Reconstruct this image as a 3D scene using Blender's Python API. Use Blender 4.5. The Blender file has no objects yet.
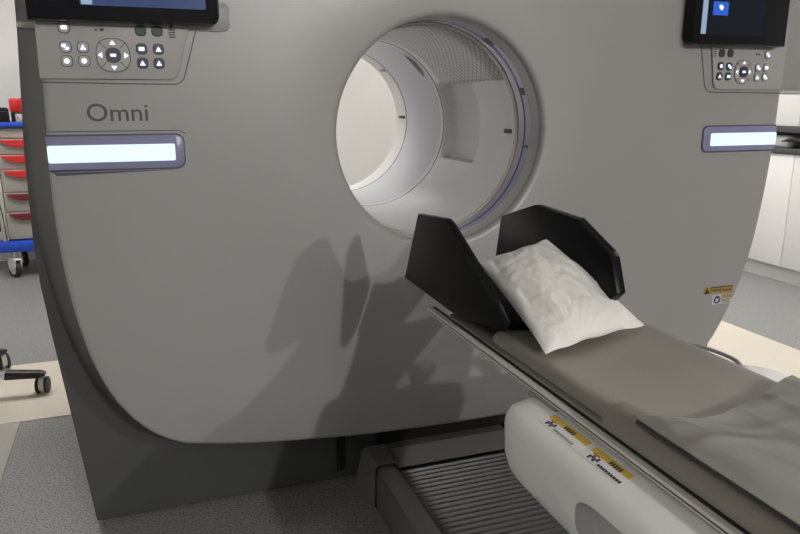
import bpy, bmesh, math, random
from mathutils import Vector, Matrix, noise
random.seed(4)
PI = math.pi
sc = bpy.context.scene
COL = sc.collection

# ------------------------------------------------------------------ materials
MATS = {}
def mat(name, col, rough=.5, metal=0, emit=None, estr=0, noise_amt=0, noise_scale=30, bump=0, bscale=200,
        spec=.5, alpha=1, coat=0, col2=None, trans=0, detail=4):
    m = bpy.data.materials.new(name); m.use_nodes = True
    nt = m.node_tree; b = nt.nodes['Principled BSDF']
    b.inputs['Base Color'].default_value = (*col, 1)
    b.inputs['Roughness'].default_value = rough
    b.inputs['Metallic'].default_value = metal
    b.inputs['Specular IOR Level'].default_value = spec
    b.inputs['Coat Weight'].default_value = coat
    b.inputs['Transmission Weight'].default_value = trans
    if emit:
        b.inputs['Emission Color'].default_value = (*emit, 1)
        b.inputs['Emission Strength'].default_value = estr
    tc = nt.nodes.new('ShaderNodeTexCoord')
    if noise_amt or col2:
        n = nt.nodes.new('ShaderNodeTexNoise'); n.inputs['Scale'].default_value = noise_scale
        n.inputs['Detail'].default_value = detail
        nt.links.new(tc.outputs['Object'], n.inputs['Vector'])
        r = nt.nodes.new('ShaderNodeValToRGB')
        r.color_ramp.elements[0].position = .38; r.color_ramp.elements[1].position = .62
        a = noise_amt
        c2 = col2 if col2 else tuple(min(1, c*(1+a)) for c in col)
        c1 = col if col2 else tuple(c*(1-a) for c in col)
        r.color_ramp.elements[0].color = (*c1, 1); r.color_ramp.elements[1].color = (*c2, 1)
        nt.links.new(n.outputs['Fac'], r.inputs['Fac']); nt.links.new(r.outputs['Color'], b.inputs['Base Color'])
    if bump:
        n2 = nt.nodes.new('ShaderNodeTexNoise'); n2.inputs['Scale'].default_value = bscale
        nt.links.new(tc.outputs['Object'], n2.inputs['Vector'])
        bp = nt.nodes.new('ShaderNodeBump'); bp.inputs['Strength'].default_value = bump
        bp.inputs['Distance'].default_value = .002
        nt.links.new(n2.outputs['Fac'], bp.inputs['Height']); nt.links.new(bp.outputs['Normal'], b.inputs['Normal'])
    MATS[name] = m
    return m

mat('face_paint', (.268, .262, .257), .36, noise_amt=.015, noise_scale=3, bump=.03, bscale=600)
mat('console_paint', (.30, .293, .28), .42, noise_amt=.02, noise_scale=4)
mat('shell_dark', (.060, .061, .063), .5, noise_amt=.04, noise_scale=4, bump=.04, bscale=500)
mat('base_dark', (.07, .07, .07), .45, noise_amt=.04, noise_scale=3)
mat('black_gap', (.006, .006, .006), .8)
mat('edge_light', (.42, .42, .41), .4)
mat('liner', (.84, .84, .84), .3, noise_amt=.02, noise_scale=5)
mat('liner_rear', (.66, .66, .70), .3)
mat('rear_white', (.8, .79, .76), .35)
mat('recess_shade', (.74, .74, .74), .35)
mat('recess_grey', (.42, .42, .42), .4)
mat('clear_ring', (.36, .36, .50), .12, coat=.6)
mat('ring_blue', (.05, .05, .16), .25)
mat('ring_beige', (.62, .55, .45), .35)
mat('lip_grey', (.46, .46, .45), .3)
mat('tab_brown', (.07, .06, .05), .4)
mat('window_grey', (.16, .16, .17), .3)
mat('light_housing', (.20, .20, .31), .3)
mat('light_rim', (.06, .055, .09), .35)
mat('lens', (.3, .33, .36), .3, emit=(.62, .84, 1), estr=.46)
mat('black_gloss', (.006, .006, .008), .2, spec=.2)
mat('black_plastic', (.015, .015, .016), .35)
mat('black_vinyl', (.006, .006, .007), .32, bump=.06, bscale=300, spec=.1)
mat('screen_blue', (.01, .02, .05), .15, spec=.2, emit=(.10, .15, .34), estr=.15)
mat('screen_navy', (.006, .008, .014), .2, spec=.2, emit=(.02, .03, .05), estr=.06)
mat('screen_pale', (.1, .1, .1), .2, emit=(.35, .5, .75), estr=.28)
mat('icon_blue', (.02, .05, .3), .2, emit=(.02, .12, .6), estr=.30)
mat('glyph', (.8, .85, 1), .4, emit=(.70, .82, 1), estr=.42)
mat('btn_dark', (.03, .032, .05), .4)
mat('btn_green', (.02, .045, .03), .5)
mat('btn_black', (.035, .035, .033), .5)
mat('btn_grey', (.32, .32, .33), .4)
mat('ink', (.045, .045, .05), .5)
mat('aluminium', (.74, .72, .68), .35, metal=.2)
mat('pad_taupe', (.255, .235, .205), .42, noise_amt=.03, noise_scale=5, bump=.08, bscale=350)
mat('cradle_taupe', (.30, .285, .255), .45)
mat('sheet', (.165, .157, .140), .55, noise_amt=.06, noise_scale=3, bump=.1, bscale=400)
mat('cover_white', (.85, .845, .83), .38, noise_amt=.01, noise_scale=4)
mat('cover_inner_shade', (.50, .50, .49), .5)
mat('pillow_white', (.66, .65, .615), .75, noise_amt=.03, noise_scale=6, bump=.2, bscale=250)
mat('rail_grey', (.16, .155, .14), .4, noise_amt=.03, noise_scale=4)
mat('tray_grey', (.115, .115, .11), .33, metal=.2)
mat('yellow', (.75, .52, .09), .5)
mat('label_white', (.45, .45, .46), .5)
mat('label_yellow', (.30, .20, .04), .5)
mat('red', (.62, .03, .03), .4)
mat('dark_red', (.16, .015, .03), .5)
mat('blue', (.02, .08, .55), .4)
mat('cart_cream', (.52, .50, .45), .5)
mat('cart_drawer', (.42, .40, .36), .5)
mat('caster_white', (.65, .64, .58), .4)
mat('rubber', (.02, .02, .02), .6)
mat('chrome', (.8, .8, .8), .18, metal=1)
mat('steel', (.5, .5, .5), .35, metal=.8)
mat('wall_paint', (.66, .65, .62), .8, noise_amt=.01, noise_scale=2)
mat('ceiling_paint', (.8, .8, .78), .85)
mat('cab_white', (.78, .77, .75), .4)
mat('cab_kick', (.60, .60, .585), .5)
mat('trench_beige', (.62, .565, .48), .42, noise_amt=.03, noise_scale=2)
mat('slab_grey', (.38, .36, .32), .45, noise_amt=.03, noise_scale=3)
mat('diffuser', (1, 1, 1), .5, emit=(1, .98, .95), estr=9.5)
mat('diffuser_front', (1, 1, 1), .5, emit=(1, .975, .95), estr=6.5)
mat('downlight', (1, 1, 1), .5, emit=(1, .975, .95), estr=20)
mat('frame_white', (.8, .8, .8), .5)

def floor_mat():
    m = bpy.data.materials.new('speckled_vinyl'); m.use_nodes = True
    nt = m.node_tree; b = nt.nodes['Principled BSDF']; b.inputs['Roughness'].default_value = .42
    tc = nt.nodes.new('ShaderNodeTexCoord')
    n = nt.nodes.new('ShaderNodeTexNoise'); n.inputs['Scale'].default_value = 150; n.inputs['Detail'].default_value = 1.5
    r = nt.nodes.new('ShaderNodeValToRGB')
    r.color_ramp.elements[0].position = .36; r.color_ramp.elements[0].color = (.06, .06, .06, 1)
    r.color_ramp.elements[1].position = .45; r.color_ramp.elements[1].color = (.24, .24, .235, 1)
    e = r.color_ramp.elements.new(.66); e.color = (.28, .28, .275, 1)
    nt.links.new(tc.outputs['Object'], n.inputs['Vector']); nt.links.new(n.outputs['Fac'], r.inputs['Fac'])
    nt.links.new(r.outputs['Color'], b.inputs['Base Color'])
    MATS['floor'] = m
floor_mat()

def lattice_mat():
    """bore lining coloured with a fine diamond grid of darker lines"""
    m = bpy.data.materials.new('line_lattice'); m.use_nodes = True
    nt = m.node_tree; b = nt.nodes['Principled BSDF']; b.inputs['Roughness'].default_value = .3
    uv = nt.nodes.new('ShaderNodeUVMap')
    def wave(ang):
        mp = nt.nodes.new('ShaderNodeMapping'); mp.inputs['Rotation'].default_value = (0, 0, ang)
        mp.inputs['Scale'].default_value = (1, 1, 1)
        w = nt.nodes.new('ShaderNodeTexWave'); w.inputs['Scale'].default_value = 15
        nt.links.new(uv.outputs['UV'], mp.inputs['Vector']); nt.links.new(mp.outputs['Vector'], w.inputs['Vector'])
        g = nt.nodes.new('ShaderNodeMath'); g.operation = 'LESS_THAN'; g.inputs[1].default_value = .16
        nt.links.new(w.outputs['Fac'], g.inputs[0]); return g
    a, c = wave(math.radians(38)), wave(math.radians(-38))
    mx = nt.nodes.new('ShaderNodeMath'); mx.operation = 'MAXIMUM'
    nt.links.new(a.outputs[0], mx.inputs[0]); nt.links.new(c.outputs[0], mx.inputs[1])
    mc = nt.nodes.new('ShaderNodeMix'); mc.data_type = 'RGBA'
    mc.inputs['A'].default_value = (.70, .70, .66, 1); mc.inputs['B'].default_value = (.40, .40, .37, 1)
    nt.links.new(mx.outputs[0], mc.inputs['Factor']); nt.links.new(mc.outputs['Result'], b.inputs['Base Color'])
    MATS['lattice'] = m
lattice_mat()

# ------------------------------------------------------------------ helpers
def tag(o, label=None, cat=None, group=None, kind=None):
    if label: o['label'] = label
    if cat: o['category'] = cat
    if group: o['group'] = group
    if kind: o['kind'] = kind
    return o
def empty(name, label, cat, loc=(0, 0, 0), rz=0, group=None):
    o = bpy.data.objects.new(name, None); o.empty_display_size = .1
    COL.objects.link(o); o.location = loc; o.rotation_euler = (0, 0, rz)
    return tag(o, label, cat, group)
def obj(name, bm, m, parent=None, smooth=None):
    """link a bmesh as one object; world coordinates when the parent sits at the origin"""
    bmesh.ops.recalc_face_normals(bm, faces=bm.faces[:])
    me = bpy.data.meshes.new(name); bm.to_mesh(me); bm.free()
    me.materials.append(MATS[m])
    o = bpy.data.objects.new(name, me); COL.objects.link(o)
    if smooth is not None:
        me.polygons.foreach_set('use_smooth', [True]*len(me.polygons))
        try: me.set_sharp_from_angle(angle=math.radians(smooth))
        except Exception: pass
    if parent: o.parent = parent
    return o
def bx(bm, x0, x1, y0, y1, z0, z1, bev=0, seg=2):
    vs = [bm.verts.new((x, y, z)) for x in (x0, x1) for y in (y0, y1) for z in (z0, z1)]
    fs = [(0,1,3,2), (4,6,7,5), (0,4,5,1), (2,3,7,6), (0,2,6,4), (1,5,7,3)]
    F = [bm.faces.new([vs[i] for i in f]) for f in fs]
    if bev:
        es = list({e for f in F for e in f.edges})
        bmesh.ops.bevel(bm, geom=es, offset=bev, segments=seg, affect='EDGES', profile=.5)
    return bm
def box(name, m, x0, x1, y0, y1, z0, z1, parent=None, bev=0, seg=2):
    return obj(name, bx(bmesh.new(), x0, x1, y0, y1, z0, z1, bev, seg), m, parent, 40 if bev else None)
def prism(bm, pts, fn, a, b, bev=0, seg=2, cap_only=False):
    """pts: 2D polygon; fn(u, v, t) -> 3D; extruded from t=a to t=b"""
    A = [bm.verts.new(fn(u, v, a)) for u, v in pts]; B = [bm.verts.new(fn(u, v, b)) for u, v in pts]
    n = len(pts); F = [bm.faces.new(A), bm.faces.new(B[::-1])]
    for i in range(n): F.append(bm.faces.new((A[i], B[i], B[(i+1) % n], A[(i+1) % n])))
    if bev:
        es = list({e for f in (F[:2] if cap_only else F) for e in f.edges})
        bmesh.ops.bevel(bm, geom=es, offset=bev, segments=seg, affect='EDGES', profile=.5)
    return bm
XZ = lambda u, v, t: (u, t, v)
YZ = lambda u, v, t: (t, u, v)
XY = lambda u, v, t: (u, v, t)
def rrect(x0, x1, z0, z1, r, corners=(1, 1, 1, 1), n=6):
    """rounded rectangle polygon, corners: bl, br, tr, tl"""
    out = []
    for (cx, cz, a0, on) in ((x0, z0, 180, corners[0]), (x1, z0, 270, corners[1]), (x1, z1, 0, corners[2]), (x0, z1, 90, corners[3])):
        sx = 1 if cx == x0 else -1; sz = 1 if cz == z0 else -1
        if not on: out.append((cx, cz)); continue
        for k in range(n+1):
            a = math.radians(a0+90*k/n)
            out.append((cx+sx*r+r*math.cos(a), cz+sz*r+r*math.sin(a)))
    return out
def ell(cx, cz, rx, rz, n=24, p=1.0):
    out = []
    for k in range(n):
        a = 2*PI*k/n; c, s = math.cos(a), math.sin(a)
        out.append((cx+rx*math.copysign(abs(c)**p, c), cz+rz*math.copysign(abs(s)**p, s)))
    return out
def tube(bm, pts, r, n=10, rs=None):
    pts = [Vector(p) for p in pts]; rings = []
    for i, p in enumerate(pts):
        d = (pts[min(i+1, len(pts)-1)]-pts[max(i-1, 0)]).normalized()
        u = d.cross(Vector((0, 0, 1)))
        if u.length < .05: u = d.cross(Vector((0, 1, 0)))
        u.normalize(); v = d.cross(u); rr = rs[i] if rs else r
        rings.append([bm.verts.new(p+(u*math.cos(2*PI*k/n)+v*math.sin(2*PI*k/n))*rr) for k in range(n)])
    for a, b in zip(rings, rings[1:]):
        for k in range(n): bm.faces.new((a[k], a[(k+1) % n], b[(k+1) % n], b[k]))
    bm.faces.new(rings[0][::-1]); bm.faces.new(rings[-1])
    return bm
def catmull(P, n=8):
    out = []
    for i in range(len(P)-1):
        p0, p1, p2, p3 = P[max(i-1, 0)], P[i], P[i+1], P[min(i+2, len(P)-1)]
        for k in range(n):
            t = k/n
            out.append(tuple(.5*((2*b)+(-a+c)*t+(2*a-5*b+4*c-d)*t*t+(-a+3*b-3*c+d)*t**3) for a, b, c, d in zip(p0, p1, p2, p3)))
    out.append(tuple(P[-1])); return out
def disc_y(bm, cx, y0, y1, cz, r, n=24):
    return prism(bm, ell(cx, cz, r, r, n), XZ, y0, y1)
def text(name, s, size, m, parent, loc, rot, ext=.0006, sx=1, align='LEFT'):
    cu = bpy.data.curves.new(name, 'FONT'); cu.body = s; cu.size = size; cu.extrude = ext; cu.offset = .0003; cu.align_x = align
    cu.resolution_u = 4
    t = bpy.data.objects.new(name+'_src', cu); COL.objects.link(t)
    dg = bpy.context.evaluated_depsgraph_get(); me = bpy.data.meshes.new_from_object(t.evaluated_get(dg))
    bpy.data.objects.remove(t); me.materials.clear(); me.materials.append(MATS[m])
    o = bpy.data.objects.new(name, me); COL.objects.link(o)
    o.location = loc; o.rotation_euler = rot; o.scale = (sx, 1, 1)
    if parent: o.parent = parent
    return o
def ribbon(name, pts, w, y, m, parent, t=.0012):
    """thin seam line on the gantry face along an XZ polyline"""
    bm = bmesh.new(); P = [Vector((a, b)) for a, b in pts]; L = []; R = []
    for i, p in enumerate(P):
        d = (P[min(i+1, len(P)-1)]-P[max(i-1, 0)]).normalized(); nn = Vector((-d.y, d.x))*w/2
        L.append(p+nn); R.append(p-nn)
    prism(bm, [tuple(q) for q in L]+[tuple(q) for q in R[::-1]], XZ, y, y-t)
    return obj(name, bm, m, parent)

# ------------------------------------------------------------------ room
def struct(name, m, *a, **k):
    o = box(name, m, *a, **k); o['kind'] = 'structure'; return o
RX0, RX1, RY0, RY1, RH = -3.2, 5.05, -4.2, 6.7, 2.85
struct('floor', 'floor', RX0, RX1, RY0, RY1, -.1, 0)
struct('ceiling', 'ceiling_paint', RX0, RX1, RY0, RY1, RH, RH+.1)
struct('wall_back', 'wall_paint', RX0, RX1, RY1, RY1+.1, 0, RH)
struct('wall_front', 'wall_paint', RX0, RX1, RY0-.1, RY0, 0, RH)
struct('wall_left', 'wall_paint', RX0-.1, RX0, RY0, RY1, 0, RH)
struct('wall_right', 'wall_paint', RX1, RX1+.1, RY0, RY1, 0, RH)
struct('baseboard_back', 'cab_kick', RX0, 4.4, RY1-.015, RY1, 0, .1)
def slab(name, m, pts, z1):
    o = obj(name, prism(bmesh.new(), pts, XY, .0003, z1), m); o['kind'] = 'structure'
slab('trim_1', 'trench_beige', [(RX0, 3.165), (2.35, 3.165), (2.35, RY0), (3.30, RY0), (3.30, 3.91), (RX0, 3.91)], .004)
slab('trim_2', 'slab_grey', [(-1.6, -1.5), (-.50, -1.5), (-.62, 3.16), (-.72, 3.165), (-1.6, 3.165)], .0036)

def ceiling_light(x, y, label, m, w=.6, l=1.2):
    t = empty('ceiling_light', label, 'ceiling light', (x, y, RH), group='recessed ceiling panel lights')
    bm = bmesh.new()
    for s in (-1, 1):
        bx(bm, s*w/2-.02, s*w/2+.02, -l/2-.02, l/2+.02, -.03, -.001); bx(bm, -w/2+.02, w/2-.02, s*l/2-.02, s*l/2+.02, -.03, -.001)
    obj('light_frame', bm, 'frame_white', t)
    box('diffuser', m, -w/2+.021, w/2-.021, -l/2+.021, l/2-.021, -.02, -.004, t)
for x, y, lab, m in ((-1.2, 4.7, 'panel light over the floor behind the scanner, left one', 'diffuser'),
                     (1.0, 5.0, 'panel light over the floor straight behind the scanner bore', 'diffuser'),
                     (3.4, 4.6, 'panel light over the floor behind the scanner, by the cabinets', 'diffuser'),
                     (3.5, 2.2, 'panel light beside the scanner on its right', 'diffuser'),
                     (-1.3, -1.5, 'panel light in front of the scanner, left one', 'diffuser_front'),
                     (1.4, -2.9, 'panel light in front of the scanner above the foot of the table', 'diffuser_front')):
    ceiling_light(x, y, lab, m)
for x, y, lab, pw in ((2.7, -3.95, 'round downlight near the wall, to the right of the table foot', 125), (1.3, -3.95, 'round downlight near the wall behind the table foot', 175)):
    t = empty('downlight', lab, 'ceiling light', (x, y, RH), group='round ceiling downlights')
    bm = bmesh.new(); tube(bm, [(0, 0, -.02), (0, 0, -.001)], .11, 24); obj('light_frame', bm, 'frame_white', t)
    bm = bmesh.new(); tube(bm, [(0, 0, -.024), (0, 0, -.0205)], .08, 24); obj('diffuser', bm, 'downlight', t)
    la = bpy.data.lights.new('downlight_lamp', 'SPOT'); la.energy = pw; la.color = (1, .975, .95)
    la.spot_size = math.radians(80); la.spot_blend = .5; la.shadow_soft_size = .05
    lo = bpy.data.objects.new('downlight_lamp', la); COL.objects.link(lo); lo.parent = t; lo.location = (0, 0, -.08)
    lo.rotation_euler = (Vector((.8, 1.8, .9))-Vector((x, y, RH-.08))).to_track_quat('-Z', 'Y').to_euler()

# ------------------------------------------------------------------ scanner gantry
G = empty('scanner_gantry', 'large grey ring-shaped medical scanner with a round bore and "Omni" lettering', 'medical scanner', (0, 0, 0))
BX, BZ, BR = .852, 1.252, .338
FY = 2.0
OUT = catmull([(-.17, 1.87), (-.225, 1.72), (-.24, 1.55), (-.243, 1.41), (-.247, 1.28), (-.252, 1.12), (-.248, .98), (-.236, .842),
       (-.221, .745), (-.194, .631), (-.143, .51), (-.071, .418), (.007, .366), (.08, .347), (.229, .323),
       (.426, .304), (.567, .293), (.83, .284), (1.091, .284), (1.4, .298), (1.65, .322), (1.83, .362), (1.945, .428),
       (2.012, .526), (2.076, .666), (2.115, .8), (2.14, .95), (2.156, 1.1), (2.163, 1.21), (2.165, 1.4),
       (2.158, 1.6), (2.12, 1.78), (2.03, 1.9), (1.85, 1.95), (1.4, 1.97), (.95, 1.975), (.5, 1.97), (.1, 1.95), (-.08, 1.93), (-.17, 1.87)], 8)[:-1]
NA = 288
ANG = [2*PI*k/NA for k in range(NA)]
for cxx, czz in ((-.258, .012), (2.17, .012)):      # keep the square lower corners of the base sharp
    a = math.atan2(czz-BZ, cxx-BX) % (2*PI); ANG[round(a/(2*PI)*NA) % NA] = a
def radial(poly, a):
    """distance from the bore centre to a closed polygon in direction a"""
    dx, dz = math.cos(a), math.sin(a); best = 0
    n = len(poly)
    for i in range(n):
        x1, z1 = poly[i][0]-BX, poly[i][1]-BZ; x2, z2 = poly[(i+1) % n][0]-BX, poly[(i+1) % n][1]-BZ
        ex, ez = x2-x1, z2-z1; den = dx*ez-dz*ex
        if abs(den) < 1e-12: continue
        t = (x1*ez-z1*ex)/den; u = (x1*dz-z1*dx)/den
        if -1e-6 <= u <= 1+1e-6 and t > best: best = t
    return best
RO = [radial(OUT, a) for a in ANG]
BODY = [(-.31, 1.93), (-.32, 1.55), (-.34, 1.2), (-.345, .95), (-.340, .82), (-.324, .64), (-.258, .012), (2.17, .012), (2.22, .64),
        (2.24, .9), (2.24, 1.2), (2.22, 1.93), (2.1, 2.02), (-.2, 2.02)]
RB = [radial(BODY, a) for a in ANG]
def rings(layers, close=False):
    """layers: list of (radius list, y list or number)"""
    bm = bmesh.new(); L = []
    for R, Y in layers:
        L.append([bm.verts.new((BX+R[i]*math.cos(a), Y[i] if isinstance(Y, list) else Y, BZ+R[i]*math.sin(a))) for i, a in enumerate(ANG)])
    for A, B in zip(L, L[1:]):
        for k in range(NA): bm.faces.new((A[k], A[(k+1) % NA], B[(k+1) % NA], B[k]))
    if close:
        for k in range(NA): bm.faces.new((L[-1][k], L[-1][(k+1) % NA], L[0][(k+1) % NA], L[0][k]))
    return bm
con = lambda r: [r]*NA
lerp = lambda t: [.356+(r-.016-.356)*t for r in RO]
face = rings([(con(BR+.003), FY+.05), (con(BR), FY+.02), (con(BR+.003), FY+.008), (con(BR+.009), FY+.002), (con(.356), FY),
              (lerp(.25), FY), (lerp(.5), FY), (lerp(.75), FY), (lerp(1), FY),
              ([r-.007 for r in RO], FY+.002), ([r-.002 for r in RO], FY+.007), (RO, FY+.014), ([r-.001 for r in RO], FY+.045), ([r-.02 for r in RO], FY+.05)], True)
obj('front_cover', face, 'face_paint', G, 35)
# dark body behind the face: a bevelled band, then the flat base front and the sides
def mid(i, d):
    return min(RO[i]+d, RB[i]-.004)
band = rings([([r-.022 for r in RO], FY+.03), ([mid(i, -.018) for i in range(NA)], FY+.052), ([mid(i, .006) for i in range(NA)], FY+.055), ([mid(i, .02) for i in range(NA)], FY+.10),
              ([mid(i, .065) for i in range(NA)], FY+.215), ([mid(i, .082) for i in range(NA)], FY+.245),
              (RB, FY+.252), (RB, FY+1.38), ([r-.05 for r in RB], FY+1.42), ([max(.42, r*.5) for r in RB], FY+1.42), (con(.40), FY+1.42), (con(.345), FY+1.40)])
obj('body_shell', band, 'shell_dark', G, 28)
rim = rings([([r-.021 for r in RO], FY+.049), ([r-.004 for r in RO], FY+.049), ([r-.004 for r in RO], FY+.0535), ([r-.021 for r in RO], FY+.0535)], True)
obj('edge_trim', rim, 'black_gap', G)
box('plinth', 'black_gap', -.20, 2.1, 2.30, 3.36, .001, .06, G)
box('panel_gap', 'black_gap', .549, .582, FY+.246, FY+.26, .04, .30, G)
box('table_recess_shade', 'black_gap', .70, 1.30, FY+.244, FY+.26, .10, .33, G)  # flat black panel deepens the shade where the base is set back
# upper shoulder on the right, outside the face
bm = bmesh.new(); prism(bm, rrect(2.150, 2.52, 1.383, 1.95, .03), XZ, FY+.012, FY+.30, .012, 3)
obj('side_shoulder', bm, 'face_paint', G, 35)
box('shoulder_trim', 'edge_light', 2.16, 2.50, FY+.006, FY+.25, 1.372, 1.384, G, .003)
bm = bmesh.new(); prism(bm, rrect(-.292, -.246, 1.528, 1.542, .004), XZ, FY+.06, FY+.12, .003, 2)
obj('side_bracket', bm, 'edge_light', G, 35)

# bore lining
def lathe(prof, a0=0, a1=2*PI, n=96, th=.006):
    bm = bmesh.new(); full = abs(a1-a0-2*PI) < 1e-6; L = []; UVs = []
    m = n if full else n+1
    for r, y in prof:
        L.append([bm.verts.new((BX+r*math.cos(a0+(a1-a0)*k/n), y, BZ+r*math.sin(a0+(a1-a0)*k/n))) for k in range(m)])
    uv = bm.loops.layers.uv.new('UVMap')
    s = 0
    for j, (A, B) in enumerate(zip(L, L[1:])):
        for k in range(n):
            f = bm.faces.new((A[k], A[(k+1) % m], B[(k+1) % m], B[k]))
            uvs = ((k, j), (k+1, j), (k+1, j+1), (k, j+1))
            for lp, (kk, jj) in zip(f.loops, uvs):
                lp[uv].uv = ((a0+(a1-a0)*kk/n)*.33, prof[jj][1])
    return bm
def ring_part(name, m, r0, r1, y0, y1, th=.012):
    """closed ring section: inner radius r0 at y0 to r1 at y1"""
    bm = lathe([(r0, y0), (r1, y1), (r1+th, y1), (r0+th, y0), (r0, y0)])
    bmesh.ops.remove_doubles(bm, verts=bm.verts[:], dist=1e-5)
    return obj(name, bm, m, G, 40)
ring_part('bore_lip', 'lip_grey', .339, .337, 2.022, 2.072)
ring_part('lip_highlight', 'edge_light', .3365, .3365, 2.072, 2.080)  # lighter ring painted in as the highlight on the lip edge
ring_part('clear_ring', 'clear_ring', .3375, .3375, 2.080, 2.112)
ring_part('blue_seal', 'ring_blue', .337, .337, 2.112, 2.122)
ring_part('clear_ring', 'clear_ring', .3375, .3375, 2.122, 2.160)
ring_part('dark_seam', 'ink', .3368, .3368, 2.160, 2.164)
ring_part('beige_trim_ring', 'ring_beige', .335, .333, 2.164, 2.180)
# main lining with a sunken rectangular recess in its right wall
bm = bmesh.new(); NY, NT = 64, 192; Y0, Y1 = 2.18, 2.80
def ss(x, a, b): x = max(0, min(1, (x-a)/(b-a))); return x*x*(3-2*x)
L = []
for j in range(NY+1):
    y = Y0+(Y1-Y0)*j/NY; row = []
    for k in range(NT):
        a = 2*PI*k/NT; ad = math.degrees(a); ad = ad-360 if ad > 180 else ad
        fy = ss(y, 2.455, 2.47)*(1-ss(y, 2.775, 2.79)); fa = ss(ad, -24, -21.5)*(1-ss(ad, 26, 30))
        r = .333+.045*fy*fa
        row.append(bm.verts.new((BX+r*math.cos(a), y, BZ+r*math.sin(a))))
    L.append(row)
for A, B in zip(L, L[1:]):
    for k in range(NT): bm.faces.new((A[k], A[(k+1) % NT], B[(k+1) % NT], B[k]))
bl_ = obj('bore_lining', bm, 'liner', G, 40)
bl_.data.materials.append(MATS['recess_shade'])  # recess faces painted darker for the shade inside it
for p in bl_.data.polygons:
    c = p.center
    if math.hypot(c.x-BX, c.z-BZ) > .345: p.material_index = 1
bm = lathe([(.3315, 2.185), (.3315, 2.30), (.3315, 2.45), (.3315, 2.62), (.3315, 2.74)], math.radians(30), math.radians(124), 60)
lat = obj('line_lattice', bm, 'lattice', G, 40); lat.modifiers.new('t', 'SOLIDIFY').thickness = .001
ring_part('rear_seam', 'ink', .3325, .3325, 2.800, 2.806)
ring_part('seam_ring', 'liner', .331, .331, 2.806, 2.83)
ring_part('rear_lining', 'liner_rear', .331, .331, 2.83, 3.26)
ring_part('rear_seam', 'ink', .3305, .3305, 3.26, 3.268)
ring_part('rear_trim_ring', 'rear_white', .331, .334, 3.268, 3.42)
def tab(name, m, deg, y0, y1, half, r=.333, th=.006):
    bm = lathe([(r, y0), (r, y1), (r-th, y1), (r-th, y0), (r, y0)], math.radians(deg-half), math.radians(deg+half), 8)
    bmesh.ops.remove_doubles(bm, verts=bm.verts[:], dist=1e-5)
    es = [e for e in bm.edges if e.is_boundary]; bmesh.ops.holes_fill(bm, edges=es)
    return obj(name, bm, m, G)
tab('bore_tab', 'tab_brown', 358.8, 2.20, 2.245, 1.3)
tab('bore_tab', 'tab_brown', 3, 3.285, 3.36, 1.1, .331)
tab('bore_tab', 'steel', 46, 3.285, 3.35, 1.1, .331)
tab('seal_mark', 'ink', 351, 2.085, 2.125, .7, .3374, .001)
tab('seal_mark', 'ink', 22, 2.085, 2.12, 2.2, .3374, .001)
tab('seal_mark', 'ink', 56, 2.09, 2.13, 3, .3374, .001)
# oval grey laser window in the rear lining
bm = bmesh.new(); vs = []
for k in range(20):
    a = 2*PI*k/20; th = math.radians(47+10*math.cos(a)-3*math.sin(a)); y = 2.862+.026*math.sin(a)
    vs.append(bm.verts.new((BX+.3295*math.cos(th), y, BZ+.3295*math.sin(th))))
bm.faces.new(vs); lw = obj('laser_window', bm, 'window_grey', G); lw.modifiers.new('t', 'SOLIDIFY').thickness = .001

# status lights
def status_light(x0, x1, flip):
    cr = (0, 1, 1, 0) if not flip else (1, 0, 0, 1)
    bm = bmesh.new(); prism(bm, rrect(x0, x1, 1.170, 1.264, .022, cr), XZ, FY+.002, FY-.0025, .001, 1)
    h = obj('status_light_rim', bm, 'light_rim', G, 30)
    e = .003
    hx0, hx1 = (x0, x1-e) if not flip else (x0+e, x1)
    bm = bmesh.new(); prism(bm, rrect(hx0, hx1, 1.174, 1.260, .020, cr), XZ, FY-.002, FY-.006, .002, 2, True)
    obj('status_light_housing', bm, 'light_housing', h, 30)
    lx0, lx1 = (x0+.001, x1-.026) if not flip else (x0+.034, x1-.002)
    bm = bmesh.new(); prism(bm, rrect(lx0, lx1, 1.193, 1.237, .004), XZ, FY-.005, FY-.009, .001, 1)
    obj('status_light_lens', bm, 'lens', h)
status_light(-.249, .088, False)
status_light(1.826, 2.158, True)
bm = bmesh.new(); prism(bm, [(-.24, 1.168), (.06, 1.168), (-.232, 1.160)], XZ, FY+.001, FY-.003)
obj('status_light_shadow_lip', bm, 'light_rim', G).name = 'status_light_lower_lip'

# console panels with buttons
def glyph(bm, cx, cz, y, s=1.0):
    k = random.randint(0, 3)
    if k == 0:
        prism(bm, [(cx-.006*s, cz-.005*s), (cx+.006*s, cz-.005*s), (cx, cz+.006*s)], XZ, y, y-.001)
    elif k == 1:
        prism(bm, rrect(cx-.006*s, cx+.006*s, cz-.004*s, cz+.004*s, .0015), XZ, y, y-.001)
    elif k == 2:
        prism(bm, rrect(cx-.007*s, cx+.001*s, cz-.001*s, cz+.006*s, .001), XZ, y, y-.001)
        prism(bm, rrect(cx-.001*s, cx+.007*s, cz-.006*s, cz+.000*s, .001), XZ, y, y-.001)
    else:
        prism(bm, ell(cx, cz, .0055*s, .0055*s, 12), XZ, y, y-.001)
def button(cx, cz, body, panel, PY, rim='ink', lit=True, s=.0125, sx=1):
    bm = bmesh.new(); prism(bm, ell(cx, cz, (s+.0016)*sx, s+.0016, 24, .72), XZ, PY, PY-.001)
    b = obj('button', bm, rim, panel)
    bm = bmesh.new(); prism(bm, ell(cx, cz, s*sx, s, 24, .72), XZ, PY-.001, PY-.004, .0008, 1, True)
    obj('button_cap', bm, body, b, 30)
    if lit:
        bm = bmesh.new(); glyph(bm, cx, cz, PY-.004, 1.15); obj('button_symbol', bm, 'glyph', b)
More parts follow.
